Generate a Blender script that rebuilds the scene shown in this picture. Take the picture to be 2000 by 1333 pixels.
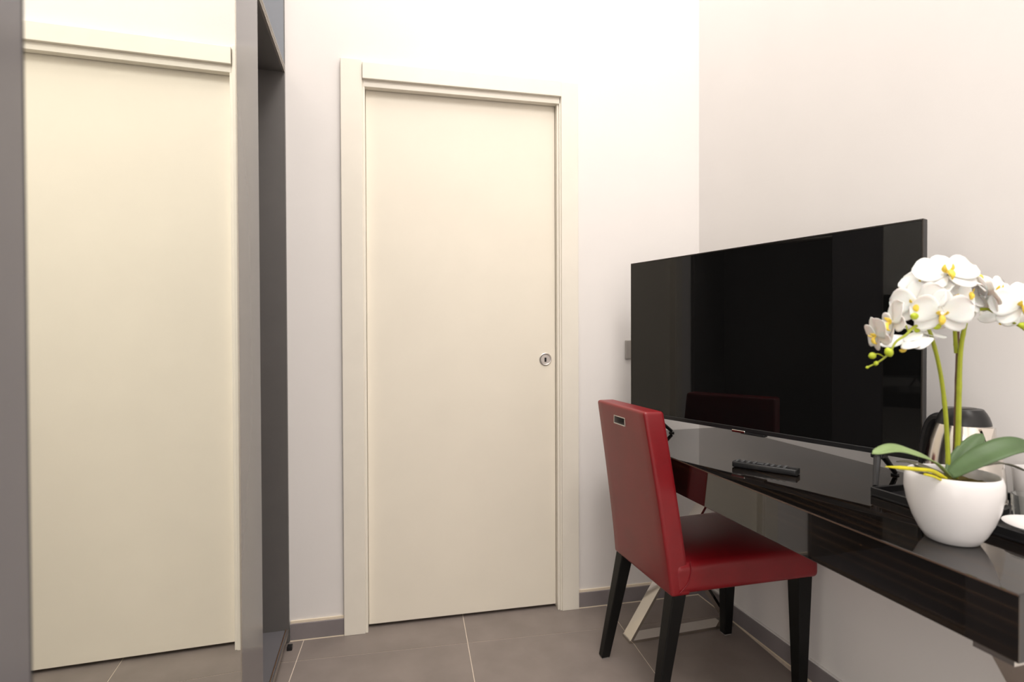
import bpy, bmesh, math, random
from mathutils import Vector, Matrix
random.seed(7)
for o in list(bpy.data.objects): bpy.data.objects.remove(o, do_unlink=True)
SC = bpy.context.scene; COL = SC.collection

# ------------------------------------------------------------------ camera
CAM = Vector((-1.2939, -2.1417, 1.137)); FPX = 1058.42
YAW, PITCH, ROLL = 0.2112, -0.0109, -0.0037
fw = Vector((math.sin(YAW)*math.cos(PITCH), math.cos(YAW)*math.cos(PITCH), math.sin(PITCH)))
r0 = Vector((math.cos(YAW), -math.sin(YAW), 0)); u0 = r0.cross(fw)
rt = math.cos(ROLL)*r0 + math.sin(ROLL)*u0; up = -math.sin(ROLL)*r0 + math.cos(ROLL)*u0
cd = bpy.data.cameras.new('camera'); cam = bpy.data.objects.new('camera', cd); COL.objects.link(cam)
cam.matrix_world = Matrix(((rt.x, up.x, -fw.x, CAM.x), (rt.y, up.y, -fw.y, CAM.y), (rt.z, up.z, -fw.z, CAM.z), (0, 0, 0, 1)))
cd.sensor_fit = 'HORIZONTAL'; cd.sensor_width = 36; cd.lens = FPX/2000*36; cd.clip_start = 0.02
cd.dof.use_dof = True; cd.dof.focus_distance = 1.75; cd.dof.aperture_fstop = 3.2
SC.camera = cam
# ------------------------------------------------------------------ world, light, exposure
w = bpy.data.worlds.new('world'); SC.world = w; w.use_nodes = True
w.node_tree.nodes['Background'].inputs[0].default_value = (0.8, 0.85, 0.9, 1)
w.node_tree.nodes['Background'].inputs[1].default_value = 0.02
def area(name, loc, rot, size, energy, color, shape='DISK', size_y=None):
    l = bpy.data.lights.new(name, 'AREA'); l.shape = shape; l.size = size
    if size_y: l.size_y = size_y
    l.energy = energy; l.color = color
    o = bpy.data.objects.new(name, l); COL.objects.link(o); o.location = loc; o.rotation_euler = rot
    return o
area('ceiling_lamp_light', (-0.72, -0.95, 4.16), (0, 0, 0), 0.8, 34, (1.0, 0.955, 0.915), 'RECTANGLE', 1.2)
area('added_rear_fill', (-0.85, -3.0, 4.16), (0, 0, 0), 1.2, 80, (1.0, 0.955, 0.915), 'RECTANGLE', 1.6)  # fill added overhead behind the camera, no known lamp there
area('added_side_fill', (-2.30, -3.45, 1.20), (math.radians(90), 0, math.radians(-90)), 1.5, 40, (1.0, 0.97, 0.95), 'RECTANGLE', 2.1)  # fill light added in an invented wall opening
vs = SC.view_settings; vs.view_transform = 'Standard'; vs.look = 'None'; vs.gamma = 1; vs.use_curve_mapping = False
vs.exposure = 0.09
SC.display_settings.display_device = 'sRGB'

# ------------------------------------------------------------------ helpers
def at(u, v, t):                         # a point seen at picture position (u, v), t metres deep
    return CAM + t*(fw + rt*((u-1000)/FPX) + up*((666.5-v)/FPX))
def lin(r, g, b):
    f = lambda c: (c/255/12.92 if c/255 <= 0.04045 else ((c/255+0.055)/1.055)**2.4)
    return (f(r), f(g), f(b), 1)
def mat(name, col, rough=0.5, metal=0.0, spec=0.5, noise=0.0, nscale=8.0, bump=0.0, bscale=200.0, coat=0.0, trans=0.0, ior=1.45, rvar=0.0, sss=0.0):
    m = bpy.data.materials.new(name); m.use_nodes = True
    nt = m.node_tree; b = nt.nodes['Principled BSDF']
    b.inputs['Base Color'].default_value = col; b.inputs['Roughness'].default_value = rough
    b.inputs['Metallic'].default_value = metal; b.inputs['Specular IOR Level'].default_value = spec
    b.inputs['IOR'].default_value = ior
    b.inputs['Coat Weight'].default_value = coat; b.inputs['Coat Roughness'].default_value = 0.03
    b.inputs['Transmission Weight'].default_value = trans
    if sss:
        b.inputs['Subsurface Weight'].default_value = sss; b.inputs['Subsurface Scale'].default_value = 0.01
    tc = nt.nodes.new('ShaderNodeTexCoord')
    if noise:
        n = nt.nodes.new('ShaderNodeTexNoise'); n.inputs['Scale'].default_value = nscale; n.inputs['Detail'].default_value = 6
        nt.links.new(tc.outputs['Object'], n.inputs['Vector'])
        r = nt.nodes.new('ShaderNodeValToRGB')
        r.color_ramp.elements[0].position = 0.3; r.color_ramp.elements[1].position = 0.7
        r.color_ramp.elements[0].color = tuple(c*(1-noise) for c in col[:3])+(1,)
        r.color_ramp.elements[1].color = tuple(min(1, c*(1+noise)) for c in col[:3])+(1,)
        nt.links.new(n.outputs['Fac'], r.inputs['Fac']); nt.links.new(r.outputs['Color'], b.inputs['Base Color'])
        if rvar:
            mr = nt.nodes.new('ShaderNodeMapRange'); mr.inputs['To Min'].default_value = max(0, rough-rvar); mr.inputs['To Max'].default_value = rough+rvar
            nt.links.new(n.outputs['Fac'], mr.inputs['Value']); nt.links.new(mr.outputs['Result'], b.inputs['Roughness'])
    if bump:
        n2 = nt.nodes.new('ShaderNodeTexNoise'); n2.inputs['Scale'].default_value = bscale; n2.inputs['Detail'].default_value = 4
        nt.links.new(tc.outputs['Object'], n2.inputs['Vector'])
        bp = nt.nodes.new('ShaderNodeBump'); bp.inputs['Strength'].default_value = bump; bp.inputs['Distance'].default_value = 0.002
        nt.links.new(n2.outputs['Fac'], bp.inputs['Height']); nt.links.new(bp.outputs['Normal'], b.inputs['Normal'])
    return m
def build(name, bm, m, parent=None, smooth=False, angle=40, **props):
    bmesh.ops.recalc_face_normals(bm, faces=bm.faces[:])
    me = bpy.data.meshes.new(name); bm.to_mesh(me); bm.free()
    me.materials.append(m)
    o = bpy.data.objects.new(name, me); COL.objects.link(o)
    if smooth:
        for p in me.polygons: p.use_smooth = True
        if angle < 180: me.set_sharp_from_angle(angle=math.radians(angle))
    if parent: o.parent = parent
    for k, v in props.items(): o[k] = v
    return o
def thing(name, label, cat, loc=(0, 0, 0), rz=0.0, group=None, **kw):
    o = bpy.data.objects.new(name, None); COL.objects.link(o); o.empty_display_size = 0.05
    o.location = loc; o.rotation_euler = (0, 0, rz)
    if label: o['label'] = label
    if cat: o['category'] = cat
    if group: o['group'] = group
    for k, v in kw.items(): o[k] = v
    return o
def add_box(bm, x0, x1, y0, y1, z0, z1, bev=0.0, seg=2, xf=None):
    vs = [bm.verts.new((x, y, z)) for z in (z0, z1) for y in (y0, y1) for x in (x0, x1)]
    fs = [bm.faces.new([vs[i] for i in q]) for q in ((0, 2, 3, 1), (4, 5, 7, 6), (0, 1, 5, 4), (2, 6, 7, 3), (0, 4, 6, 2), (1, 3, 7, 5))]
    out = vs
    if bev:
        es = list({e for f in fs for e in f.edges})
        r = bmesh.ops.bevel(bm, geom=es, offset=bev, segments=seg, affect='EDGES', profile=0.5, clamp_overlap=True)
        out = list({v for f in r['faces'] for v in f.verts})
    if xf:
        for v in out: v.co = xf @ v.co
    return bm
def box(*a, **k): return add_box(bmesh.new(), *a, **k)
def tapered(bm, c0, s0, c1, s1, bev=0.0):      # square prism from c0 (half sizes s0) to c1 (half sizes s1)
    vs = []
    for c, s in ((c0, s0), (c1, s1)):
        for sx, sy in ((-1, -1), (1, -1), (1, 1), (-1, 1)):
            vs.append(bm.verts.new((c[0]+sx*s[0], c[1]+sy*s[1], c[2])))
    fs = [bm.faces.new([vs[i] for i in q]) for q in ((3, 2, 1, 0), (4, 5, 6, 7), (0, 1, 5, 4), (1, 2, 6, 5), (2, 3, 7, 6), (3, 0, 4, 7))]
    if bev:
        bmesh.ops.bevel(bm, geom=list({e for f in fs for e in f.edges}), offset=bev, segments=2, affect='EDGES', profile=0.5)
    return bm
def prism(bm, pts, axis, a0, a1):              # polygon pts (2D) extruded along axis ('x','y','z')
    def P(p, a):
        return {'x': (a, p[0], p[1]), 'y': (p[0], a, p[1]), 'z': (p[0], p[1], a)}[axis]
    v0 = [bm.verts.new(P(p, a0)) for p in pts]; v1 = [bm.verts.new(P(p, a1)) for p in pts]
    n = len(pts)
    bm.faces.new(v0); bm.faces.new(v1[::-1])
    for i in range(n): bm.faces.new((v0[i], v0[(i+1) % n], v1[(i+1) % n], v1[i]))
    return bm
def lathe(bm, prof, n=48, c=(0, 0), sx=1.0, sy=1.0):
    rings = []
    for r, z in prof:
        if r < 1e-6: rings.append([bm.verts.new((c[0], c[1], z))])
        else: rings.append([bm.verts.new((c[0]+sx*r*math.cos(2*math.pi*i/n), c[1]+sy*r*math.sin(2*math.pi*i/n), z)) for i in range(n)])
    for a, b in zip(rings, rings[1:]):
        for i in range(n):
            j = (i+1) % n
            if len(a) == 1 and len(b) == 1: continue
            if len(a) == 1: bm.faces.new((a[0], b[i], b[j]))
            elif len(b) == 1: bm.faces.new((a[i], b[0], a[j]))
            else: bm.faces.new((a[i], b[i], b[j], a[j]))
    return bm
def catmull(pts, n=6):
    P = [Vector(p) for p in pts]; out = []
    P = [2*P[0]-P[1]] + P + [2*P[-1]-P[-2]]
    for i in range(1, len(P)-2):
        for k in range(n):
            t = k/n
            out.append(0.5*((2*P[i]) + (-P[i-1]+P[i+1])*t + (2*P[i-1]-5*P[i]+4*P[i+1]-P[i+2])*t*t + (-P[i-1]+3*P[i]-3*P[i+1]+P[i+2])*t**3))
    out.append(P[-2]); return out
def tube(bm, pts, rad, n=8, flat=None):
    pts = [Vector(p) for p in pts]; rings = []
    ref = None
    for i, p in enumerate(pts):
        d = (pts[min(i+1, len(pts)-1)]-pts[max(i-1, 0)]).normalized()
        if ref is None:
            ref = Vector((0, 0, 1)) if abs(d.z) < 0.9 else Vector((1, 0, 0))
        a = (ref - d*ref.dot(d)).normalized(); b = d.cross(a); ref = a
        r = rad[i] if isinstance(rad, (list, tuple)) else rad
        rings.append([bm.verts.new(p + a*(r*math.cos(2*math.pi*k/n)) + b*((flat or 1)*r*math.sin(2*math.pi*k/n))) for k in range(n)])
    for A, B in zip(rings, rings[1:]):
        for k in range(n): bm.faces.new((A[k], A[(k+1) % n], B[(k+1) % n], B[k]))
    bm.faces.new(rings[0][::-1]); bm.faces.new(rings[-1])
    return bm
def soft_box(half, cuts=11, bev=0.02, deform=None):   # rounded box with a dense even grid, then bent by deform
    bm = bmesh.new(); bmesh.ops.create_cube(bm, size=2.0)
    bmesh.ops.subdivide_edges(bm, edges=bm.edges[:], cuts=cuts, use_grid_fill=True)
    n = cuts+1
    def coords(h):
        e = [0, .268*bev, .586*bev, bev]
        lo = [-h+x for x in e]; k = n+1-8
        mid = [-(h-bev)+2*(h-bev)*(i+1)/(k+1) for i in range(k)]
        return lo+mid+[-x for x in lo[::-1]]
    L = [coords(h) for h in half]
    for v in bm.verts:
        p = Vector([L[i][round((v.co[i]+1)/2*n)] for i in range(3)])
        q = Vector([max(-(half[i]-bev), min(half[i]-bev, p[i])) for i in range(3)])
        d = p-q
        v.co = q+d.normalized()*bev if d.length > 1e-9 else p
        if deform: v.co = Vector(deform(*v.co))
    return bm

# ------------------------------------------------------------------ materials
M_wall = mat('wall_paint', (0.82, 0.79, 0.765, 1), 0.75, noise=0.012, nscale=3, bump=0.06, bscale=260)
M_ceil = mat('ceiling_paint', (0.86, 0.85, 0.83, 1), 0.9, bump=0.05)
M_door = mat('cream_lacquer', (0.85, 0.795, 0.68, 1), 0.38, noise=0.015, nscale=5, bump=0.04, bscale=420)
M_case = mat('cream_casing', (0.84, 0.795, 0.70, 1), 0.34, noise=0.015, nscale=12, bump=0.03, bscale=300)
M_tile = mat('grey_porcelain', lin(134, 124, 118), 0.42, noise=0.10, nscale=9, bump=0.03, bscale=160, rvar=0.06)
M_grout = mat('grout', lin(226, 212, 196), 0.9, noise=0.08, nscale=60)
M_base = mat('grey_skirting_tile', lin(133, 126, 127), 0.35, noise=0.09, nscale=7)
M_caulk = mat('cream_caulk', lin(236, 222, 200), 0.6, noise=0.02)
M_lacq = mat('grey_lacquer', lin(108, 106, 109), 0.16, noise=0.02, nscale=3)
M_intr = mat('dark_grey_laminate', lin(98, 95, 93), 0.5, noise=0.03, nscale=14)
M_lit_panel = mat('lit_panel_tone', lin(132, 136, 143), 0.4, noise=0.02, nscale=6)  # side panel tone with the light above the shelf painted in
M_alu = mat('brushed_aluminium', lin(176, 170, 162), 0.32, metal=0.9, noise=0.04, nscale=40)
M_bronze = mat('bronze_track', lin(150, 122, 98), 0.35, metal=0.8, noise=0.05, nscale=40)
M_mirror = mat('mirror_glass', (0.92, 0.935, 0.885, 1), 0.0, metal=1.0, noise=0.003)
M_chrome = mat('polished_steel', (0.72, 0.69, 0.64, 1), 0.07, metal=1.0, noise=0.02, nscale=20)
M_nickel = mat('satin_nickel', lin(205, 200, 196), 0.32, metal=0.85, noise=0.02, nscale=50)
M_black = mat('black_plastic', (0.012, 0.012, 0.013, 1), 0.32, noise=0.1, nscale=30)
M_dark = mat('dark_void', (0.006, 0.006, 0.006, 1), 0.6, noise=0.1)
M_screen = mat('television_glass', (0.004, 0.004, 0.004, 1), 0.02, spec=0.5, noise=0.1)
M_tvback = mat('television_back_bounce', (0.22, 0.21, 0.20, 1), 0.5, noise=0.05, nscale=60)  # lightened from black so the rear shell bounces light onto the wall
M_tvside = mat('television_frame_metal', lin(70, 66, 62), 0.3, metal=0.7, noise=0.04, nscale=60)
M_leath = mat('red_leather', lin(126, 15, 24), 0.36, noise=0.10, nscale=11, bump=0.10, bscale=430, spec=0.7)
M_seam = mat('red_piping', lin(112, 16, 26), 0.45, noise=0.08)
M_wood = mat('black_stained_wood', (0.004, 0.0038, 0.0036, 1), 0.46, spec=0.3, noise=0.25, nscale=18, bump=0.05, bscale=90)
M_ceram = mat('white_ceramic', (0.77, 0.75, 0.74, 1), 0.22, spec=0.4, noise=0.01, nscale=6)
M_steel = mat('kettle_steel', (0.70, 0.66, 0.61, 1), 0.13, metal=1.0, noise=0.03, nscale=16)
M_leaf = mat('orchid_leaf_green', lin(80, 104, 66), 0.5, noise=0.22, nscale=16)
M_leafp = mat('orchid_leaf_pale', lin(130, 152, 100), 0.5, noise=0.15, nscale=18)
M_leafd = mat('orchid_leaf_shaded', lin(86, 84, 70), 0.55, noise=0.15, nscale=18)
M_stem = mat('orchid_stem_green', lin(150, 158, 40), 0.45, noise=0.14, nscale=45)
M_stake = mat('brown_stake', lin(108, 78, 62), 0.6, noise=0.2, nscale=50)
M_root = mat('yellow_root', lin(205, 196, 36), 0.5, noise=0.18, nscale=40)
M_bud = mat('green_bud', lin(176, 190, 42), 0.42, noise=0.16, nscale=35)
M_petal = mat('white_petal', (0.81, 0.79, 0.76, 1), 0.55, noise=0.02, nscale=30, sss=0.15)
M_lip = mat('yellow_lip', lin(240, 204, 78), 0.5, noise=0.25, nscale=120)
M_moss = mat('moss', lin(112, 98, 42), 0.95, noise=0.45, nscale=70, bump=0.8, bscale=140)
M_glass = mat('clear_glass', (0.95, 0.97, 0.96, 1), 0.02, trans=1.0, ior=1.45)
M_glass.node_tree.nodes['Principled BSDF'].inputs['Base Color'].default_value = (0.95, 0.97, 0.96, 1)
M_switch = mat('grey_switch_plate', lin(168, 162, 156), 0.4, metal=0.25, noise=0.03, nscale=60)
M_cord = mat('grey_cord', lin(150, 145, 142), 0.5, noise=0.03)

def macassar():
    m = bpy.data.materials.new('macassar_ebony_gloss'); m.use_nodes = True
    nt = m.node_tree; b = nt.nodes['Principled BSDF']
    tc = nt.nodes.new('ShaderNodeTexCoord'); mp = nt.nodes.new('ShaderNodeMapping')
    mp.inputs['Scale'].default_value = (105, 0.4, 105)
    n = nt.nodes.new('ShaderNodeTexNoise'); n.inputs['Scale'].default_value = 1.0; n.inputs['Detail'].default_value = 3; n.inputs['Roughness'].default_value = 0.6
    r = nt.nodes.new('ShaderNodeValToRGB')
    e = r.color_ramp.elements
    e[0].position = 0.0; e[0].color = (0.0045, 0.0035, 0.003, 1)
    e[1].position = 1.0; e[1].color = (0.10, 0.055, 0.022, 1)
    for p, c in ((0.50, (0.005, 0.004, 0.0035, 1)), (0.60, (0.010, 0.006, 0.004, 1)), (0.65, (0.030, 0.017, 0.008, 1)), (0.70, (0.012, 0.007, 0.004, 1)), (0.76, (0.050, 0.029, 0.012, 1))):
        k = e.new(p); k.color = c
    nt.links.new(tc.outputs['Object'], mp.inputs['Vector']); nt.links.new(mp.outputs['Vector'], n.inputs['Vector'])
    nt.links.new(n.outputs['Fac'], r.inputs['Fac']); nt.links.new(r.outputs['Color'], b.inputs['Base Color'])
    b.inputs['Roughness'].default_value = 0.03; b.inputs['IOR'].default_value = 1.85
    return m
M_ebony = macassar()

# ------------------------------------------------------------------ the room
RW = 0.0574                                     # the right wall is a few degrees out of square
LEFT, FRONT, H = -2.34, -4.6, 4.2
def rw_x(y): return -math.tan(RW)*y
# floor: grout bed + one mesh per tile
fl = build('floor', prism(bmesh.new(), [(LEFT-.1, .12), (.1, .12), (rw_x(FRONT)+.1, FRONT-.1), (LEFT-.1, FRONT-.1)], 'z', -0.12, -0.0012), M_grout, kind='structure')
def clip(poly, a, b):                            # keep the left side of a->b
    out = []
    side = lambda p: (b[0]-a[0])*(p[1]-a[1])-(b[1]-a[1])*(p[0]-a[0])
    for i, p in enumerate(poly):
        q = poly[(i+1) % len(poly)]; sp, sq = side(p), side(q)
        if sp >= 0: out.append(p)
        if (sp >= 0) != (sq >= 0):
            t = sp/(sp-sq); out.append((p[0]+t*(q[0]-p[0]), p[1]+t*(q[1]-p[1])))
    return out
room = [(LEFT, FRONT), (rw_x(FRONT), FRONT), (0, 0), (0, .1), (LEFT, .1)]
TR = -0.0303; ca, sa = math.cos(TR), math.sin(TR); g = 0.0014
for i in range(-4, 4):
    for j in range(-9, 3):
        x0, y0 = -1.0358+0.6*i, -0.1623+0.6*j
        q = [(x0+g, y0+g), (x0+.6-g, y0+g), (x0+.6-g, y0+.6-g), (x0+g, y0+.6-g)]
        q = [(-1+ca*(x+1)-sa*y, sa*(x+1)+ca*y) for x, y in q]
        for a, b in zip(room, room[1:]+room[:1]):
            q = clip(q, a, b)
            if len(q) < 3: break
        if len(q) < 3: continue
        A = abs(sum(q[k][0]*q[(k+1) % len(q)][1]-q[(k+1) % len(q)][0]*q[k][1] for k in range(len(q))))/2
        if A < 1e-4: continue
        build('tile', prism(bmesh.new(), q, 'z', -0.0012, 0.0), M_tile, fl)
# back wall with the door opening
DX0, DX1, DZ = -1.425, -0.632, 2.13
bm = bmesh.new()
add_box(bm, LEFT-.1, DX0, 0, .12, 0, H); add_box(bm, DX1, .1, 0, .12, 0, H); add_box(bm, DX0, DX1, 0, .12, DZ, H)
build('wall_back', bm, M_wall, kind='structure')
wr = build('wall_right', box(0, .12, FRONT-.1, 0.0, 0, H), M_wall, kind='structure'); wr.rotation_euler.z = RW
# left wall with an invented opening, added for the side fill light
WY0, WY1, WZ1 = -4.25, -2.65, 2.30
bm = bmesh.new()
add_box(bm, LEFT-.12, LEFT, FRONT, WY0, 0, H); add_box(bm, LEFT-.12, LEFT, WY1, 0, 0, H); add_box(bm, LEFT-.12, LEFT, WY0, WY1, WZ1, H)
build('wall_left', bm, M_wall, kind='structure')
build('wall_front', box(LEFT-.1, .5, FRONT-.12, FRONT, 0, H), M_wall, kind='structure')
build('ceiling', box(LEFT-.1, .5, FRONT-.1, .12, H, H+.1), M_ceil, kind='structure')

# baseboards: grey tile, cream caulk line above, pale joint at the floor
HB = 0.064
def baseboard(name, x0, x1, parent_rot=0.0, along='x'):
    if along == 'x':
        o = build(name, box(x0, x1, -.011, 0, 0.003, HB, bev=.001, seg=1), M_base, kind='structure')
        build('caulk_strip', box(x0, x1, -.006, 0, HB, HB+.009), M_caulk, o)
        build('floor_joint', box(x0, x1, -.0125, 0, 0, .003), M_caulk, o)
    else:
        o = build(name, box(-.011, 0, x0, x1, 0.003, HB, bev=.001, seg=1), M_base, kind='structure'); o.rotation_euler.z = parent_rot
        build('caulk_strip', box(-.006, 0, x0, x1, HB, HB+.006), M_wall, o)
        build('floor_joint', box(-.0125, 0, x0, x1, 0, .003), M_caulk, o)
    return o
baseboard('baseboard_back_left', -1.684, -1.4914)
baseboard('baseboard_back_right', -0.5574, -0.012)
baseboard('baseboard_right', FRONT, -0.0, RW, 'y')

# ------------------------------------------------------------------ door
dr = thing('door_1', None, None, kind='structure')
build('casing_left', box(-1.4914, -1.4125, -.017, 0, 0, 2.178, bev=.002), M_case, dr)
build('casing_right', box(-.630, -.5574, -.017, 0, 0, 2.168, bev=.002), M_case, dr)
build('jamb_left', box(-1.4125, -1.4035, -.011, .10, 0, 2.105, bev=.001, seg=1), M_case, dr)
bm = box(-.645, -.630, -.004, .10, 0, 2.105, bev=.001, seg=1); add_box(bm, -.637, -.630, -.012, .0, 0, 2.105, bev=.001, seg=1)
build('jamb_right', bm, M_case, dr)
build('header_casing', box(-1.4115, -.631, -.026, 0, 2.105, 2.1665, bev=.002), M_case, dr)
build('header_stop', box(-1.4095, -.632, -.012, .0165, 2.080, 2.106, bev=.0015), M_case, dr)
pn = build('door_panel', box(-1.4025, -.6465, .022, .062, .014, 2.10, bev=.0015), M_door, dr)
lx, lz, ly = -.689, 1.0365, .022
bm = lathe(bmesh.new(), [(0, .0015), (.0195, .0015), (.0205, .0035), (.0235, .0045), (.0260, .0030), (.0265, 0)], 40)
lk = build('lock_plate', bm, M_nickel, dr, smooth=True, label='round satin nickel flush pull with a keyhole')
lk.location = (lx, ly, lz); lk.rotation_euler = (math.radians(90), 0, 0)
kb = bmesh.new(); add_box(kb, -.0042, .0042, -.011, .007, .0014, .0022, bev=.0004, seg=1)
build('keyhole', kb, M_dark, lk)
build('light_block_sheet', box(DX0, DX1, .10, .118, 0, DZ), M_dark, dr)  # unseen dark sheet added behind the door to block light

# ------------------------------------------------------------------ wardrobe
XC, WR = -1.6872, 0.033
wd = thing('wardrobe', 'tall grey wardrobe with a mirrored sliding door along the left wall', 'wardrobe', (XC, 0, 0), WR)
WL, WD = 2.35, 0.58                               # length along the wall, depth
build('side_panel', box(-WD, 0, -.022, -.004, 0, 2.75), M_intr, wd)
build('lit_tone_overlay', box(-WD+.02, -.001, -.0235, -.022, 2.124, 2.74), M_lit_panel, wd)  # overlay on the side panel; brighter light above the shelf put into its colour
build('near_side_panel', box(-WD, 0, -WL, -WL+.02, 0, 2.75), M_lacq, wd)
build('back_panel', box(-WD-.004, -WD+.008, -WL, -.022, 0, 2.75), M_intr, wd)
build('bottom_panel', box(-WD+.008, -.004, -WL+.02, -.022, .036, .050), M_lacq, wd)
build('shelf', box(-WD+.008, -.006, -WL+.02, -.022, 2.102, 2.122), M_intr, wd)
bm = bmesh.new()
add_box(bm, -.006, -.001, -WL+.02, -.012, 2.102, 2.132)
for k in range(3): add_box(bm, -.001, .0015, -WL+.02, -.012, 2.103+.010*k, 2.108+.010*k, bev=.0006, seg=1)
build('top_track', bm, M_alu, wd)
build('plinth', box(-.030, -.022, -WL+.02, -.022, 0, .036), M_intr, wd)
build('track_rib', box(-.012, -.008, -WL+.02, -.012, .050, .0535, bev=.0006, seg=1), M_bronze, wd)
build('track_rib', box(-.004, .0, -WL+.02, -.012, .036, .0535, bev=.0006, seg=1), M_alu, wd)
build('track_stop', box(0, .018, -.075, -.055, 0, .016, bev=.002), M_black, wd)
build('clothes_rod', tube(bmesh.new(), [(-.135, -.022, 1.655), (-.135, -WL+.02, 1.655)], .0125, 12), M_alu, wd, smooth=True)
build('rod_bracket', box(-.152, -.112, -.036, -.022, 1.638, 1.662, bev=.003), M_nickel, wd)
build('door_clip', box(-.127, -.118, -.045, -.022, .325, .345, bev=.003), M_alu, wd)
# the sliding door runs in front of the carcass
XM = 0.0499
d0, d1, m0, m1 = -.7415, -1.845, -.955, -1.636
sd = build('sliding_door', box(XM-.034, XM-.004, d1, d0, .012, 2.098, bev=.001, seg=1), M_lacq, wd)
build('mirror', box(XM-.004, XM, m1, m0, .014, 2.096), M_mirror, sd)
build('side_stile', box(XM-.004, XM, m0+.004, d0, .014, 2.096, bev=.0008, seg=1), M_lacq, sd)
build('side_stile', box(XM-.004, XM, d1, m1-.002, .014, 2.096, bev=.0008, seg=1), M_lacq, sd)
build('mirror_edge', box(XM-.004, XM+.001, m0, m0+.004, .014, 2.096), M_alu, sd)
sd2 = build('sliding_door', box(XM-.075, XM-.042, -WL+.02, -1.75, .052, 2.098, bev=.001, seg=1), M_lacq, wd)

# ------------------------------------------------------------------ light switch on the back wall
sw = thing('light_switch', 'grey rectangular switch plate on the white wall, half behind the television', 'switch', (-.287, 0, 1.0735))
build('plate', box(-.060, .060, -.009, 0, -.040, .040, bev=.003), M_switch, sw)
for k in range(3): build('rocker', box(-.034+.023*k, -.0125+.023*k, -.0115, -.008, -.023, .023, bev=.001, seg=1), M_switch, sw)

# ------------------------------------------------------------------ desk (frame of the right wall)
ZD, ZB = 0.7605, 0.659
DN, DF, DD = -1.509, -0.172, -0.506               # near end, far end, front edge
dk = thing('desk', 'long black glossy ebony desk with crossed steel legs along the right wall', 'desk', (0, 0, 0), RW)
bm = box(DD, -.003, DN, DF, ZB, ZD, bev=.0018, seg=2)
build('desk_slab', bm, M_ebony, dk)
M_edge = mat('brown_edge_line', (0.085, 0.052, 0.036, 1), 0.25, noise=0.2, nscale=30)
build('edge_line', box(DD-.0007, DD+.0010, DN+.001, DF-.001, ZD-.0032, ZD-.0006), M_edge, dk)  # thin brown line along the top front edge of the slab
def bar(bm, x0, z0, x1, z1, th, y0, y1):
    d = Vector((x1-x0, z1-z0)).normalized(); n = Vector((-d.y, d.x))*th/2
    # ends cut level
    k = th/2/abs(d.y)
    prism(bm, [(x0-k, z0), (x0+k, z0), (x1+k, z1), (x1-k, z1)], 'y', y0, y1)
    return bm
for y0, y1, nm in ((-.272, -.216, 'far'), (-1.500, -1.444, 'near')):
    lf = build('leg_frame', box(-.500, -.032, y0, y1, ZB-.010, ZB), M_chrome, dk)
    build('foot_bar', box(-.478, -.032, y0, y1, .001, .011), M_chrome, lf)
    b1 = bar(bmesh.new(), -.468, .011, -.042, ZB-.010, .010, y0, y1)
    build('cross_bar', b1, M_chrome, lf)
    b2 = bar(bmesh.new(), -.042, .011, -.468, ZB-.010, .010, y0+.0005, y1-.0005)
    build('cross_bar', b2, M_chrome, lf)

# ------------------------------------------------------------------ chair
chair = thing('dining_chair', 'red leather chair with black wooden legs pushed under the desk', 'chair', (-.523, -.518, 0), 0.068)
ZS = .37
def seat_def(x, y, z):
    t = (x+.25)/.5
    wf = .183+.022*t
    yy = y/.2*wf
    zz = z
    if z > 0:
        e = max(0, 1-(abs(y)/.2)**3)*max(0, 1-abs((x)/.25)**4)
        zz = z+.020*e
    return (x+.265, yy, zz+ZS+.045)
bm = soft_box((.250, .2, .045), 15, .018, seat_def)
build('seat', bm, M_leath, chair, smooth=True, angle=180)
BT, BH = .066, .915
def back_def(x, y, z):
    t = max(0.0, (z+.2725)/.545)
    hw = .183-.022*t
    lean = -.078*(t**1.15)
    bulge = 0.004*(1-(abs(y)/.2)**2)*(1-abs(2*t-1)**2)
    xx = x+BT/2+lean+(bulge if x > 0 else -bulge*.5)
    return (xx, y/.2*hw, z+.2725+ZS-.004)
bm = soft_box((BT/2, .2, .2725), 15, .010, back_def)
bk = build('backrest', bm, M_leath, chair, smooth=True, angle=60)
# hand slot cut right through the backrest
slot_z, slot_x, slot_y = .862, -.040, .004
cb = box(-.12, .030, -.037, .037, -.0125, .0125, bev=.004)
cm = bpy.data.meshes.new('cut'); cb.to_mesh(cm); cb.free()
cut = bpy.data.objects.new('cut', cm); COL.objects.link(cut)
cut.parent = chair; cut.location = (slot_x, slot_y, slot_z)
md = bk.modifiers.new('slot', 'BOOLEAN'); md.object = cut; md.operation = 'DIFFERENCE'; md.solver = 'EXACT'
bpy.context.view_layer.update()
dg = bpy.context.evaluated_depsgraph_get()
nm = bpy.data.meshes.new_from_object(bk.evaluated_get(dg)); bk.modifiers.clear()
old = bk.data; bk.data = nm; bpy.data.meshes.remove(old); bpy.data.objects.remove(cut)
if not nm.materials: nm.materials.append(M_leath)
for p in nm.polygons: p.material_index = 0
nm.set_sharp_from_angle(angle=math.radians(40)); nm.name = 'backrest'
bm = bmesh.new()                                  # lining of the slot
lean_s = -.078*((slot_z-ZS)/.545)**1.15
xr = lean_s-.0035
def ringbox(bm, x0, x1, yo, zo, th):
    for a in (-1, 1):
        add_box(bm, x0, x1, slot_y+a*yo-(th if a > 0 else 0), slot_y+a*yo+(th if a < 0 else 0), slot_z-zo, slot_z+zo)
        add_box(bm, x0, x1, slot_y-yo+th, slot_y+yo-th, slot_z+a*zo-(th if a > 0 else 0), slot_z+a*zo+(th if a < 0 else 0))
ringbox(bm, xr, xr+.045, .038, .0135, .0030)
build('slot_lining', bm, M_nickel, chair, label='grey metal lining of the hand slot')
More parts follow.
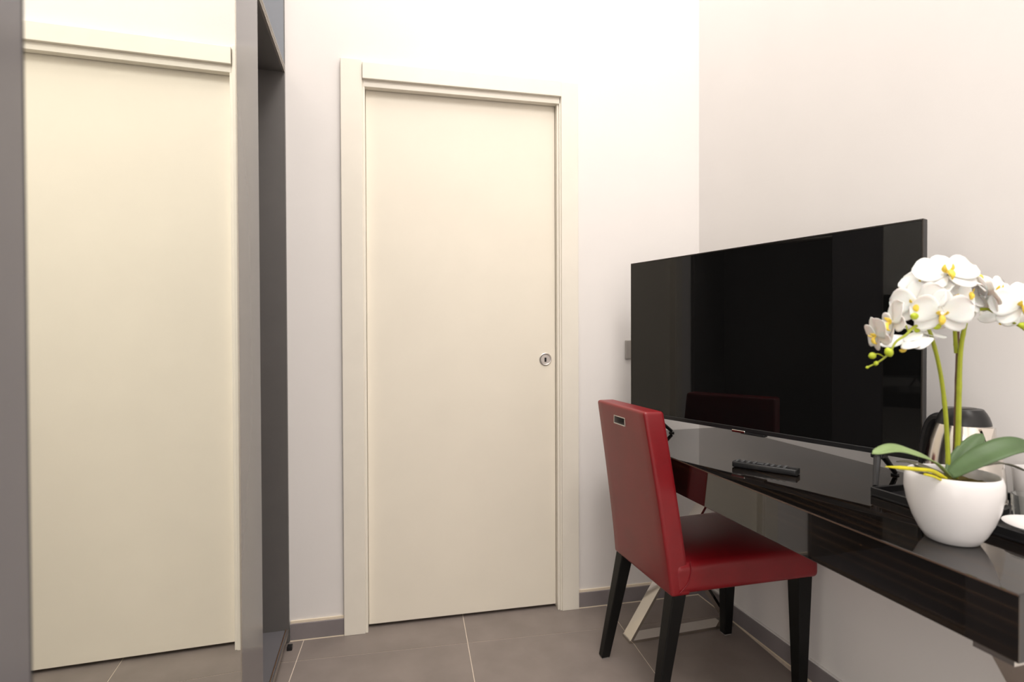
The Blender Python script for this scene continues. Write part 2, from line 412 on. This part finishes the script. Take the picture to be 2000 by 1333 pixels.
build('slot_backing', box(xr+.040, xr+.046, slot_y-.037, slot_y+.037, slot_z-.0125, slot_z+.0125), M_dark, chair)
# piping along the back edges
for s in (-1, 1):
    for xo in (.001, BT-.001):
        pts = []
        for k in range(14):
            t = .02+.965*k/13
            pts.append((xo+(-.078*t**1.15)+(.004 if xo < .03 else -.004), s*(.183-.022*t-.0035), ZS+.545*t-.002))
        build('piping', tube(bmesh.new(), pts, .0022, 6), M_seam, chair, smooth=True)
pts = catmull([(.060, -.1855, ZS+.100), (.062, -.1862, ZS+.070), (.052, -.186, ZS+.035), (.026, -.1845, ZS+.008)], 5)
build('seat_seam', tube(bmesh.new(), pts, .0016, 6), M_seam, chair, smooth=True)
for s in (-1, 1):
    bm = tapered(bmesh.new(), (-.046, s*.172, .003), (.015, .0145), (.030, s*.157, ZS+.006), (.023, .0225), bev=.003)
    lg = build('leg', bm, M_wood, chair)
    bf = tapered(bmesh.new(), (-.046, s*.172, 0), (.012, .012), (-.046, s*.172, .003), (.012, .012)); build('glide_pad', bf, M_cord, lg)
    bm = tapered(bmesh.new(), (.462, s*.178, .003), (.016, .0155), (.468, s*.172, ZS+.006), (.026, .025), bev=.003)
    lg = build('leg', bm, M_wood, chair)
    bf = tapered(bmesh.new(), (.462, s*.178, 0), (.013, .013), (.462, s*.178, .003), (.013, .013)); build('glide_pad', bf, M_cord, lg)

# ------------------------------------------------------------------ television
tv = thing('television', 'large flat black television standing askew on the desk', 'television', (-.235, -.638, ZD), math.atan2(-.893, .338))
TW, TZ0, TZ1 = .478, .0715, .650
bm = box(-TW, TW, 0, .022, TZ0, TZ1, bev=.0015, seg=1)
build('housing', bm, M_black, tv)
bm = soft_box((.38, .018, .19), 9, .012, lambda x, y, z: (x, y+.036, z+.30)); build('rear_shell', bm, M_tvback, tv, smooth=True)
build('screen', box(-TW+.004, TW-.004, -.0012, .002, TZ0+.014, TZ1-.004), M_screen, tv)
bm = bmesh.new()
add_box(bm, -TW, -TW+.003, -.002, .02, TZ0, TZ1); add_box(bm, TW-.003, TW, -.002, .02, TZ0, TZ1)
add_box(bm, -TW+.003, TW-.003, -.002, .02, TZ1-.003, TZ1)
build('frame', bm, M_tvside, tv)
build('lower_bezel', box(-TW+.003, TW-.003, -.003, .018, TZ0, TZ0+.0135, bev=.001, seg=1), M_black, tv)
build('receiver_tab', box(-.005, .075, -.004, .014, TZ0-.007, TZ0, bev=.002), M_black, tv)
build('badge', box(-.036, .010, -.0042, .004, TZ0-.0045, TZ0+.003, bev=.001, seg=1), M_chrome, tv, label='small polished badge under the screen')
for s in (-1, 1):
    ft = build('foot', box(s*.382-.014, s*.382+.014, -.010, .024, TZ0-.010, TZ0+.002, bev=.003), M_black, tv)
    for (tx, ty), nm2 in (((s*.411, -.081), 'front_prong'), ((s*.376, .110), 'rear_prong')):
        bm = bmesh.new()
        a = Vector((s*.382, -.002 if ty < 0 else .012, TZ0-.004)); b = Vector((tx, ty, .008))
        kn = a.lerp(b, .22)+Vector((0, 0, .006))
        tube(bm, catmull([a, kn, b], 4), [.0085]*4+[.008, .0075, .007, .0065, .006], 8)
        build(nm2, bm, M_black, ft, smooth=True)
        build('foot_pad', box(tx-.008, tx+.008, ty-.007, ty+.007, 0, .005, bev=.001, seg=1), M_black, ft)

# ------------------------------------------------------------------ remote control
rc = thing('remote_control', 'slim black remote control lying on the desk before the television', 'remote', (-.3005, -.829, ZD), math.atan2(-.132, .102))
build('shell', box(-.083, .083, -.0185, .0185, 0.001, .0175, bev=.004, seg=3), M_black, rc, smooth=True)
M_btn = mat('remote_button_grey', lin(62, 64, 66), 0.35, noise=0.05)
for i in range(9):
    for j in range(3):
        if i == 4 and j != 1: continue
        s = .0045 if i != 4 else .011
        build('button', box(-.072+.0155*i-s*.8, -.072+.0155*i+s*.8, -.010+.010*j-s*.7, -.010+.010*j+s*.7, .0170, .0190, bev=.0008, seg=1), M_btn, rc)
build('end_cap', box(.0805, .0845, -.0175, .0175, .0015, .0165, bev=.001, seg=1), M_dark, rc)

# ------------------------------------------------------------------ tray with kettle and cups
tray = thing('serving_tray', 'black tray on the desk carrying kettle and cups', 'tray', (-.082, -1.262, ZD), RW-.02)
TX0, TX1, TY0, TY1 = -.128, .128, -.205, .180
bm = bmesh.new()
add_box(bm, TX0, TX1, TY0, TY1, 0.0, .006, bev=.002)
build('tray_base', bm, M_black, tray)
bm = bmesh.new()
for a in ((TX0, TX0+.006, TY0, TY1), (TX1-.006, TX1, TY0, TY1), (TX0+.006, TX1-.006, TY0, TY0+.006), (TX0+.006, TX1-.006, TY1-.006, TY1)):
    add_box(bm, *a, .004, .021, bev=.0015, seg=1)
build('tray_rim', bm, M_black, tray)
ZT = ZD+.006
kt = thing('kettle', 'brushed steel electric kettle with black lid and handle on the tray', 'kettle', (-.109, -1.213, ZT))
build('power_base', lathe(bmesh.new(), [(0, 0), (.071, 0), (.074, .004), (.074, .014), (.069, .019), (0, .019)], 48), M_black, kt, smooth=True)
K0 = .020
prof = [(0, K0), (.068, K0), (.0705, K0+.003), (.0712, K0+.010), (.0705, K0+.035), (.0680, K0+.065), (.0640, K0+.095), (.0585, K0+.122), (.0510, K0+.147), (.0460, K0+.160)]
build('body', lathe(bmesh.new(), prof, 64), M_steel, kt, smooth=True, angle=50)
build('collar', lathe(bmesh.new(), [(.0725, K0-.001), (.0735, K0+.002), (.0725, K0+.005), (.070, K0+.005)], 48), M_chrome, kt, smooth=True)
prof = [(.0475, K0+.157), (.0465, K0+.163), (.0430, K0+.174), (.0385, K0+.183), (.0335, K0+.190), (.0315, K0+.1900), (.0300, K0+.1900), (.018, K0+.1905), (0, K0+.191)]
ld = build('lid', lathe(bmesh.new(), prof, 48), M_black, kt, smooth=True, angle=50)
build('lid_window', lathe(bmesh.new(), [(.028, K0+.1912), (.018, K0+.1925), (0, K0+.1930)], 40, sx=1.0, sy=.62), M_tvside, ld, smooth=True)
ha = math.radians(92)                            # handle points away to the left
hd = Vector((math.cos(ha), math.sin(ha), 0))
pts = catmull([hd*.042+Vector((0, 0, K0+.166)), hd*.060+Vector((0, 0, K0+.161)), hd*.073+Vector((0, 0, K0+.140)), hd*.083+Vector((0, 0, K0+.095)), hd*.084+Vector((0, 0, K0+.050)), hd*.070+Vector((0, 0, K0+.028))], 5)
build('handle', tube(bmesh.new(), pts, .0105, 10, flat=1.2), M_black, kt, smooth=True)
sp = -hd
bm = bmesh.new(); a = sp*.050; n = Vector((-sp.y, sp.x, 0))
vsp = [bm.verts.new(v) for v in (a+n*.020+Vector((0, 0, K0+.156)), a-n*.020+Vector((0, 0, K0+.156)), sp*.060+Vector((0, 0, K0+.157)), sp*.058+n*.012+Vector((0, 0, K0+.118)), sp*.058-n*.012+Vector((0, 0, K0+.118)))]
for f in ((0, 1, 2), (0, 2, 3), (2, 1, 4), (2, 4, 3), (0, 3, 4, 1)): bm.faces.new([vsp[i] for i in f])
build('spout', bm, M_steel, kt)
pc = thing('power_cord', 'thin grey power cord running from the kettle behind the television', 'cord', at(1815, 850, 1.26))
kl = Vector(pc.location)
pts = catmull([at(1824, 872, 1.245)-kl, at(1814, 843, 1.33)-kl, at(1803, 831, 1.395)-kl, at(1799, 829, 1.41)-kl], 5)
build('cord_length', tube(bmesh.new(), pts, .0024, 6), M_cord, pc, smooth=True)
# cup, tumbler and saucer
c = at(2023, 930, 1.14)
cup = thing('coffee_cup', 'white ceramic cup on the tray right of the kettle', 'cup', (c.x, c.y, ZT))
build('cup_bowl', lathe(bmesh.new(), [(0, 0), (.022, 0), (.024, .004), (.034, .030), (.0385, .085), (.0365, .085), (.032, .030), (.020, .008), (0, .008)], 40), M_ceram, cup, smooth=True)
ha2 = Vector((.6, -.8, 0))
build('handle', tube(bmesh.new(), catmull([ha2*.034+Vector((0, 0, .066)), ha2*.058+Vector((0, 0, .062)), ha2*.056+Vector((0, 0, .036)), ha2*.031+Vector((0, 0, .026))], 5), .0042, 8), M_ceram, cup, smooth=True)
c = at(2012, 1000, 1.055)
gl = thing('glass_tumbler', 'clear glass tumbler standing between cup and saucer', 'glass', (c.x, c.y, ZT))
build('tumbler_wall', lathe(bmesh.new(), [(0, 0), (.024, 0), (.026, .003), (.029, .055), (.0275, .055), (.0245, .009), (0, .008)], 40), M_glass, gl, smooth=True)
c = at(2042, 1030, .985)
sa_ = thing('saucer', 'white saucer at the front edge of the tray', 'saucer', (c.x, c.y, ZT))
build('saucer_dish', lathe(bmesh.new(), [(0, .003), (.026, .003), (.027, 0), (.031, 0), (.033, .005), (.058, .0185), (.060, .0205), (.058, .0205), (.034, .010), (0, .008)], 48), M_ceram, sa_, smooth=True)

# ------------------------------------------------------------------ orchid in its white bowl
oc = thing('potted_orchid', 'white orchid in a round white bowl on the desk near the kettle', 'plant', (-.305, -1.348, ZD))
OL = Vector(oc.location)
prof = [(0, 0), (.034, 0), (.040, .003), (.050, .018), (.060, .040), (.068, .066), (.0725, .092), (.0720, .112), (.0690, .1225), (.0675, .1235), (.0655, .1220), (.0660, .110), (.064, .090), (0, .080)]
build('pot', lathe(bmesh.new(), prof, 72), M_ceram, oc, smooth=True, angle=70)
bm = bmesh.new(); n = 40
rings = []
for k in range(1, 9):
    r = .0648*k/8
    rings.append([bm.verts.new((r*math.cos(2*math.pi*i/n), r*math.sin(2*math.pi*i/n), .104+random.uniform(0, .006)-.003*(k == 8))) for i in range(n)])
cv = bm.verts.new((0, 0, .108))
for i in range(n): bm.faces.new((cv, rings[0][i], rings[0][(i+1) % n]))
for A, B in zip(rings, rings[1:]):
    for i in range(n): bm.faces.new((A[i], B[i], B[(i+1) % n], A[(i+1) % n]))
build('moss', bm, M_moss, oc, smooth=True, angle=180)
def W(u, v, t): return at(u, v, t)-OL
def leaf(name, pts, width, m, fold=.25, roll=0.0, upv=(0, 0, 1), peak=.55):
    P = catmull(pts, 6); bm = bmesh.new(); rows = []; N = len(P)
    U = Vector(upv).normalized()
    for i, p in enumerate(P):
        s = i/(N-1)
        d = (P[min(i+1, N-1)]-P[max(i-1, 0)]).normalized()
        side = d.cross(U)
        if side.length < 1e-4: side = d.cross(Vector((1, 0, 0)))
        side.normalize(); nn = side.cross(d)
        if roll: 
            q = Matrix.Rotation(roll, 3, d); side = q @ side; nn = q @ nn
        if s < peak: wd_ = .42+.58*math.sin(math.pi/2*s/peak)
        else: wd_ = math.sqrt(max(0, 1-((s-peak)/(1-peak))**2.2))
        wd_ = width*max(wd_, .03)
        rows.append([bm.verts.new(p+side*(wd_*k)+nn*(abs(k)*wd_*fold)) for k in (-1, -.66, -.33, 0, .33, .66, 1)])
    for A, B in zip(rows, rows[1:]):
        for k in range(6): bm.faces.new((A[k], A[k+1], B[k+1], B[k]))
    o = build(name, bm, m, oc, smooth=True, angle=180)
    sm = o.modifiers.new('thick', 'SOLIDIFY'); sm.thickness = .0016; sm.offset = 0
    return o
TB = .985
toc = (CAM-at(1860, 900, 1.0)).normalized()
leaf('leaf', [W(1853, 931, .97), W(1822, 903, .955), W(1785, 888, .945), W(1745, 878, .94), W(1703, 887, .94)], .0150, M_leafp, .22, upv=toc*.5+Vector((0, 0, 1)))
leaf('leaf', [W(1852, 930, .98), W(1868, 908, .985), W(1890, 880, .99), W(1919, 848, 1.0)], .0155, M_leaf, .30, upv=toc+Vector((0, 0, .3)))
leaf('leaf', [W(1856, 930, .975), W(1890, 908, .965), W(1935, 886, .955), W(1985, 872, .95), W(2035, 882, .95)], .0205, M_leaf, .25, upv=toc*.8+Vector((0, 0, .8)))
leaf('leaf', [W(1862, 928, .99), W(1905, 912, 1.0), W(1955, 906, 1.01), W(2005, 922, 1.02)], .0110, M_leafd, .2, upv=(0, 0, 1))
leaf('leaf', [W(1848, 930, 1.0), W(1815, 918, 1.03), W(1780, 905, 1.06), W(1750, 902, 1.08)], .010, M_leafd, .2)
build('aerial_root', tube(bmesh.new(), catmull([W(1846, 935, .955), W(1822, 921, .94), W(1790, 917, .935), W(1758, 914, .93), W(1729, 912, .93)], 5), [.0034]*16+[.0028, .0024, .0018, .0012, .0006], 8), M_root, oc, smooth=True)
build('aerial_root', tube(bmesh.new(), catmull([W(1838, 938, .945), W(1822, 931, .935), W(1806, 927, .93)], 5), .0022, 8), M_root, oc, smooth=True)
# stems
def stem(name, pts, r0, r1, m=M_stem, parent=None):
    P = catmull(pts, 6); n = len(P)
    bm = bmesh.new(); tube(bm, P, [r0+(r1-r0)*i/(n-1)+(.0004 if i % 9 == 4 else 0) for i in range(n)], 8)
    return build(name, bm, m, parent or oc, smooth=True)
s1 = stem('stem', [W(1852, 935, .99), W(1851, 880, .99), W(1846, 800, .985), W(1836, 725, .98), W(1820, 660, .97), W(1810, 638, .965), W(1800, 634, .96), W(1784, 640, .955), W(1769, 655, .95), W(1750, 668, .945), W(1737, 690, .94), W(1718, 706, .935), W(1692, 719, .93)], .0040, .0012)
stem('stem', [W(1866, 935, 1.0), W(1871, 860, 1.0), W(1873, 770, 1.0), W(1876, 690, 1.0), W(1884, 640, .995), W(1895, 612, .99), W(1925, 604, .985), W(1946, 612, .98), W(1968, 624, .975), W(2000, 644, .97), W(2025, 668, .965)], .0048, .0015)
stem('stem', [W(1868, 690, 1.008), W(1866, 665, 1.006), W(1864, 640, 1.0), W(1858, 610, .99), W(1850, 570, .985), W(1843, 545, .985)], .0036, .0020)
stem('stake', [W(1862, 935, 1.012), W(1865, 860, 1.012), W(1868, 760, 1.012), W(1871, 648, 1.012)], .0030, .0026, M_stake)
stem('stalk', [W(1774, 648, .952), W(1766, 632, .95), W(1748, 627, .948)], .0011, .0009)
stem('stalk', [W(1811, 640, .965), W(1820, 642, .955), W(1828, 638, .95)], .0011, .0009)
stem('stalk', [W(1808, 634, .963), W(1800, 622, .955), W(1788, 619, .95)], .0011, .0009)
stem('stalk', [W(1727, 698, .938), W(1716, 692, .937), W(1708, 693, .936)], .0010, .0008)
def bud(u, v, t, r, dirv=(0, 0, -1), m=M_bud):
    bm = bmesh.new()
    lathe(bm, [(0, -r*1.25), (r*.55, -r*.95), (r*.95, -r*.3), (r, .1*r), (r*.8, r*.7), (r*.35, r*1.15), (0, r*1.3)], 14)
    o = build('bud', bm, m, oc, smooth=True); o.location = W(u, v, t)
    o.rotation_euler = Vector(dirv).to_track_quat('Z', 'Y').to_euler(); return o
for u, v, t, r, dv in ((1786, 618, .945, .0062, (-1, -.3, .1)), (1829, 638, .945, .0058, (.6, -.4, .1)), (1736, 688, .93, .0068, (.3, -.3, -1)), (1704, 695, .935, .0058, (-1, -.2, -.3)), (1711, 710, .93, .0036, (-.6, -.2, -.8)), (1694, 718, .93, .0024, (-1, 0, -.2)), (1997, 636, .95, .0058, (.8, -.3, -.2)), (1791, 645, .965, .0045, (.2, 0, -1))):
    bud(u, v, t, r, dv)
# flowers: built once, copied with their petals
def petal_bm(L, Wd, peak, cup, tip=2.0, base=.18, ruff=0.0):
    bm = bmesh.new(); rows = []
    for i in range(10):
        s = i/9
        if s < peak: k = base+(1-base)*math.sin(math.pi/2*s/peak)
        else: k = max(.02, (1-((s-peak)/(1-peak))**tip))**.55
        row = []
        for j in range(9):
            q = -1+j/4
            x = Wd*k*q; y = L*s
            z = cup*L*(s**2)*.9-.35*cup*L*s - .10*Wd*abs(q)**2*k*(1 if cup > 0 else -1) + ruff*math.sin(6*s+3*q)*.002*abs(q)
            row.append(bm.verts.new((x, y, z)))
        rows.append(row)
    for A, B in zip(rows, rows[1:]):
        for j in range(8): bm.faces.new((A[j], A[j+1], B[j+1], B[j]))
    return bm
def make_flower():
    bm = lathe(bmesh.new(), [(0, -.004), (.0022, -.003), (.0026, .002), (.0030, .006), (.0020, .009), (0, .010)], 10)
    fl_ = build('flower', bm, M_petal, oc, smooth=True)
    def pet(ang, L, Wd, peak, cup, zoff, ruff=0.0):
        o = build('petal', petal_bm(L, Wd, peak, cup, ruff=ruff), M_petal, fl_, smooth=True, angle=180)
        o.rotation_euler = (0, 0, ang); o.location = (0, 0, zoff)
        sm = o.modifiers.new('thick', 'SOLIDIFY'); sm.thickness = .0007; sm.offset = 0
        return o
    for a in (0, 125, -125): pet(math.radians(a), .036, .0130, .52, -.10, -.0006)
    for a in (72, -72): pet(math.radians(a), .039, .0215, .60, -.14, .0012, 1.0)
    bm = bmesh.new()
    for s in (-1, 1):
        a = Vector((s*.0035, -.002, .004))
        tube(bm, catmull([(0, -.001, .003), (s*.005, .001, .009), (s*.0045, .005, .014)], 4), [.0018, .0024, .0030, .0034, .0034, .0030, .0024, .0016, .0008], 7, flat=.5)
    tube(bm, catmull([(0, 0, .003), (0, -.005, .010), (0, -.012, .011), (0, -.016, .007)], 4), [.0020, .0022, .0025, .0028, .0031, .0033, .0034, .0032, .0028, .0022, .0016, .0011, .0007], 8, flat=1.3)
    lp = build('lip', bm, M_lip, fl_, smooth=True)
    return fl_
proto = make_flower()
def place_flower(u, v, t, face, roll, sc=1.0, first=False):
    o = proto
    if not first:
        o = proto.copy(); COL.objects.link(o); o.parent = oc
        for ch in proto.children:
            if ch is None: continue
            c_ = ch.copy(); COL.objects.link(c_); c_.parent = o; c_.matrix_parent_inverse = ch.matrix_parent_inverse.copy()
    # face is given in camera terms: right, up, towards the camera
    z = (rt*face[0]+up*face[1]-fw*face[2]).normalized()
    y = (up - z*up.dot(z)).normalized(); x = y.cross(z)
    R3 = Matrix((x, y, z)).transposed() @ Matrix.Rotation(roll, 3, 'Z')
    o.rotation_euler = R3.to_euler(); o.location = W(u, v, t); o.scale = (sc*1.16,)*3
    return o
FL = [  # u, v, depth, facing (right, up, to camera), roll, scale
    (1848, 535, .955, (-.25, .55, .80), .08, 1.12),
    (1838, 613, .935, (-.45, -.15, .85), -.05, 1.02),
    (1792, 592, .960, (-.75, .05, .55), .15, .98),
    (1818, 570, .985, (-.5, .3, .7), .4, 1.0),
    (1882, 575, .985, (.25, .35, .75), -.4, 1.0),
    (1926, 580, .990, (.80, .25, .30), .1, 1.0),
    (1994, 598, .955, (-.30, .12, .90), .05, 1.05),
    (1745, 630, .945, (-.92, .05, -.22), .5, .95),
    (1714, 655, .935, (-.97, -.25, -.12), .3, .80),
    (1768, 668, .955, (.35, -.80, -.20), .2, .92),
    (1808, 650, .990, (-.2, -.8, -.3), .0, .9),
    (1866, 622, 1.0, (.1, -.5, .5), .3, .85),
    (1960, 615, 1.0, (.5, -.5, -.3), .3, .9),
    (1893, 545, 1.0, (.35, .6, .4), .5, .95),
    (1805, 560, .975, (-.6, .45, .5), -.3, .95),
    (1862, 585, .965, (.1, .1, .9), -.2, .95),
    (1945, 570, 1.01, (.1, .3, .6), .2, .9),
]
for i, a in enumerate(FL): place_flower(*a, first=(i == 0))
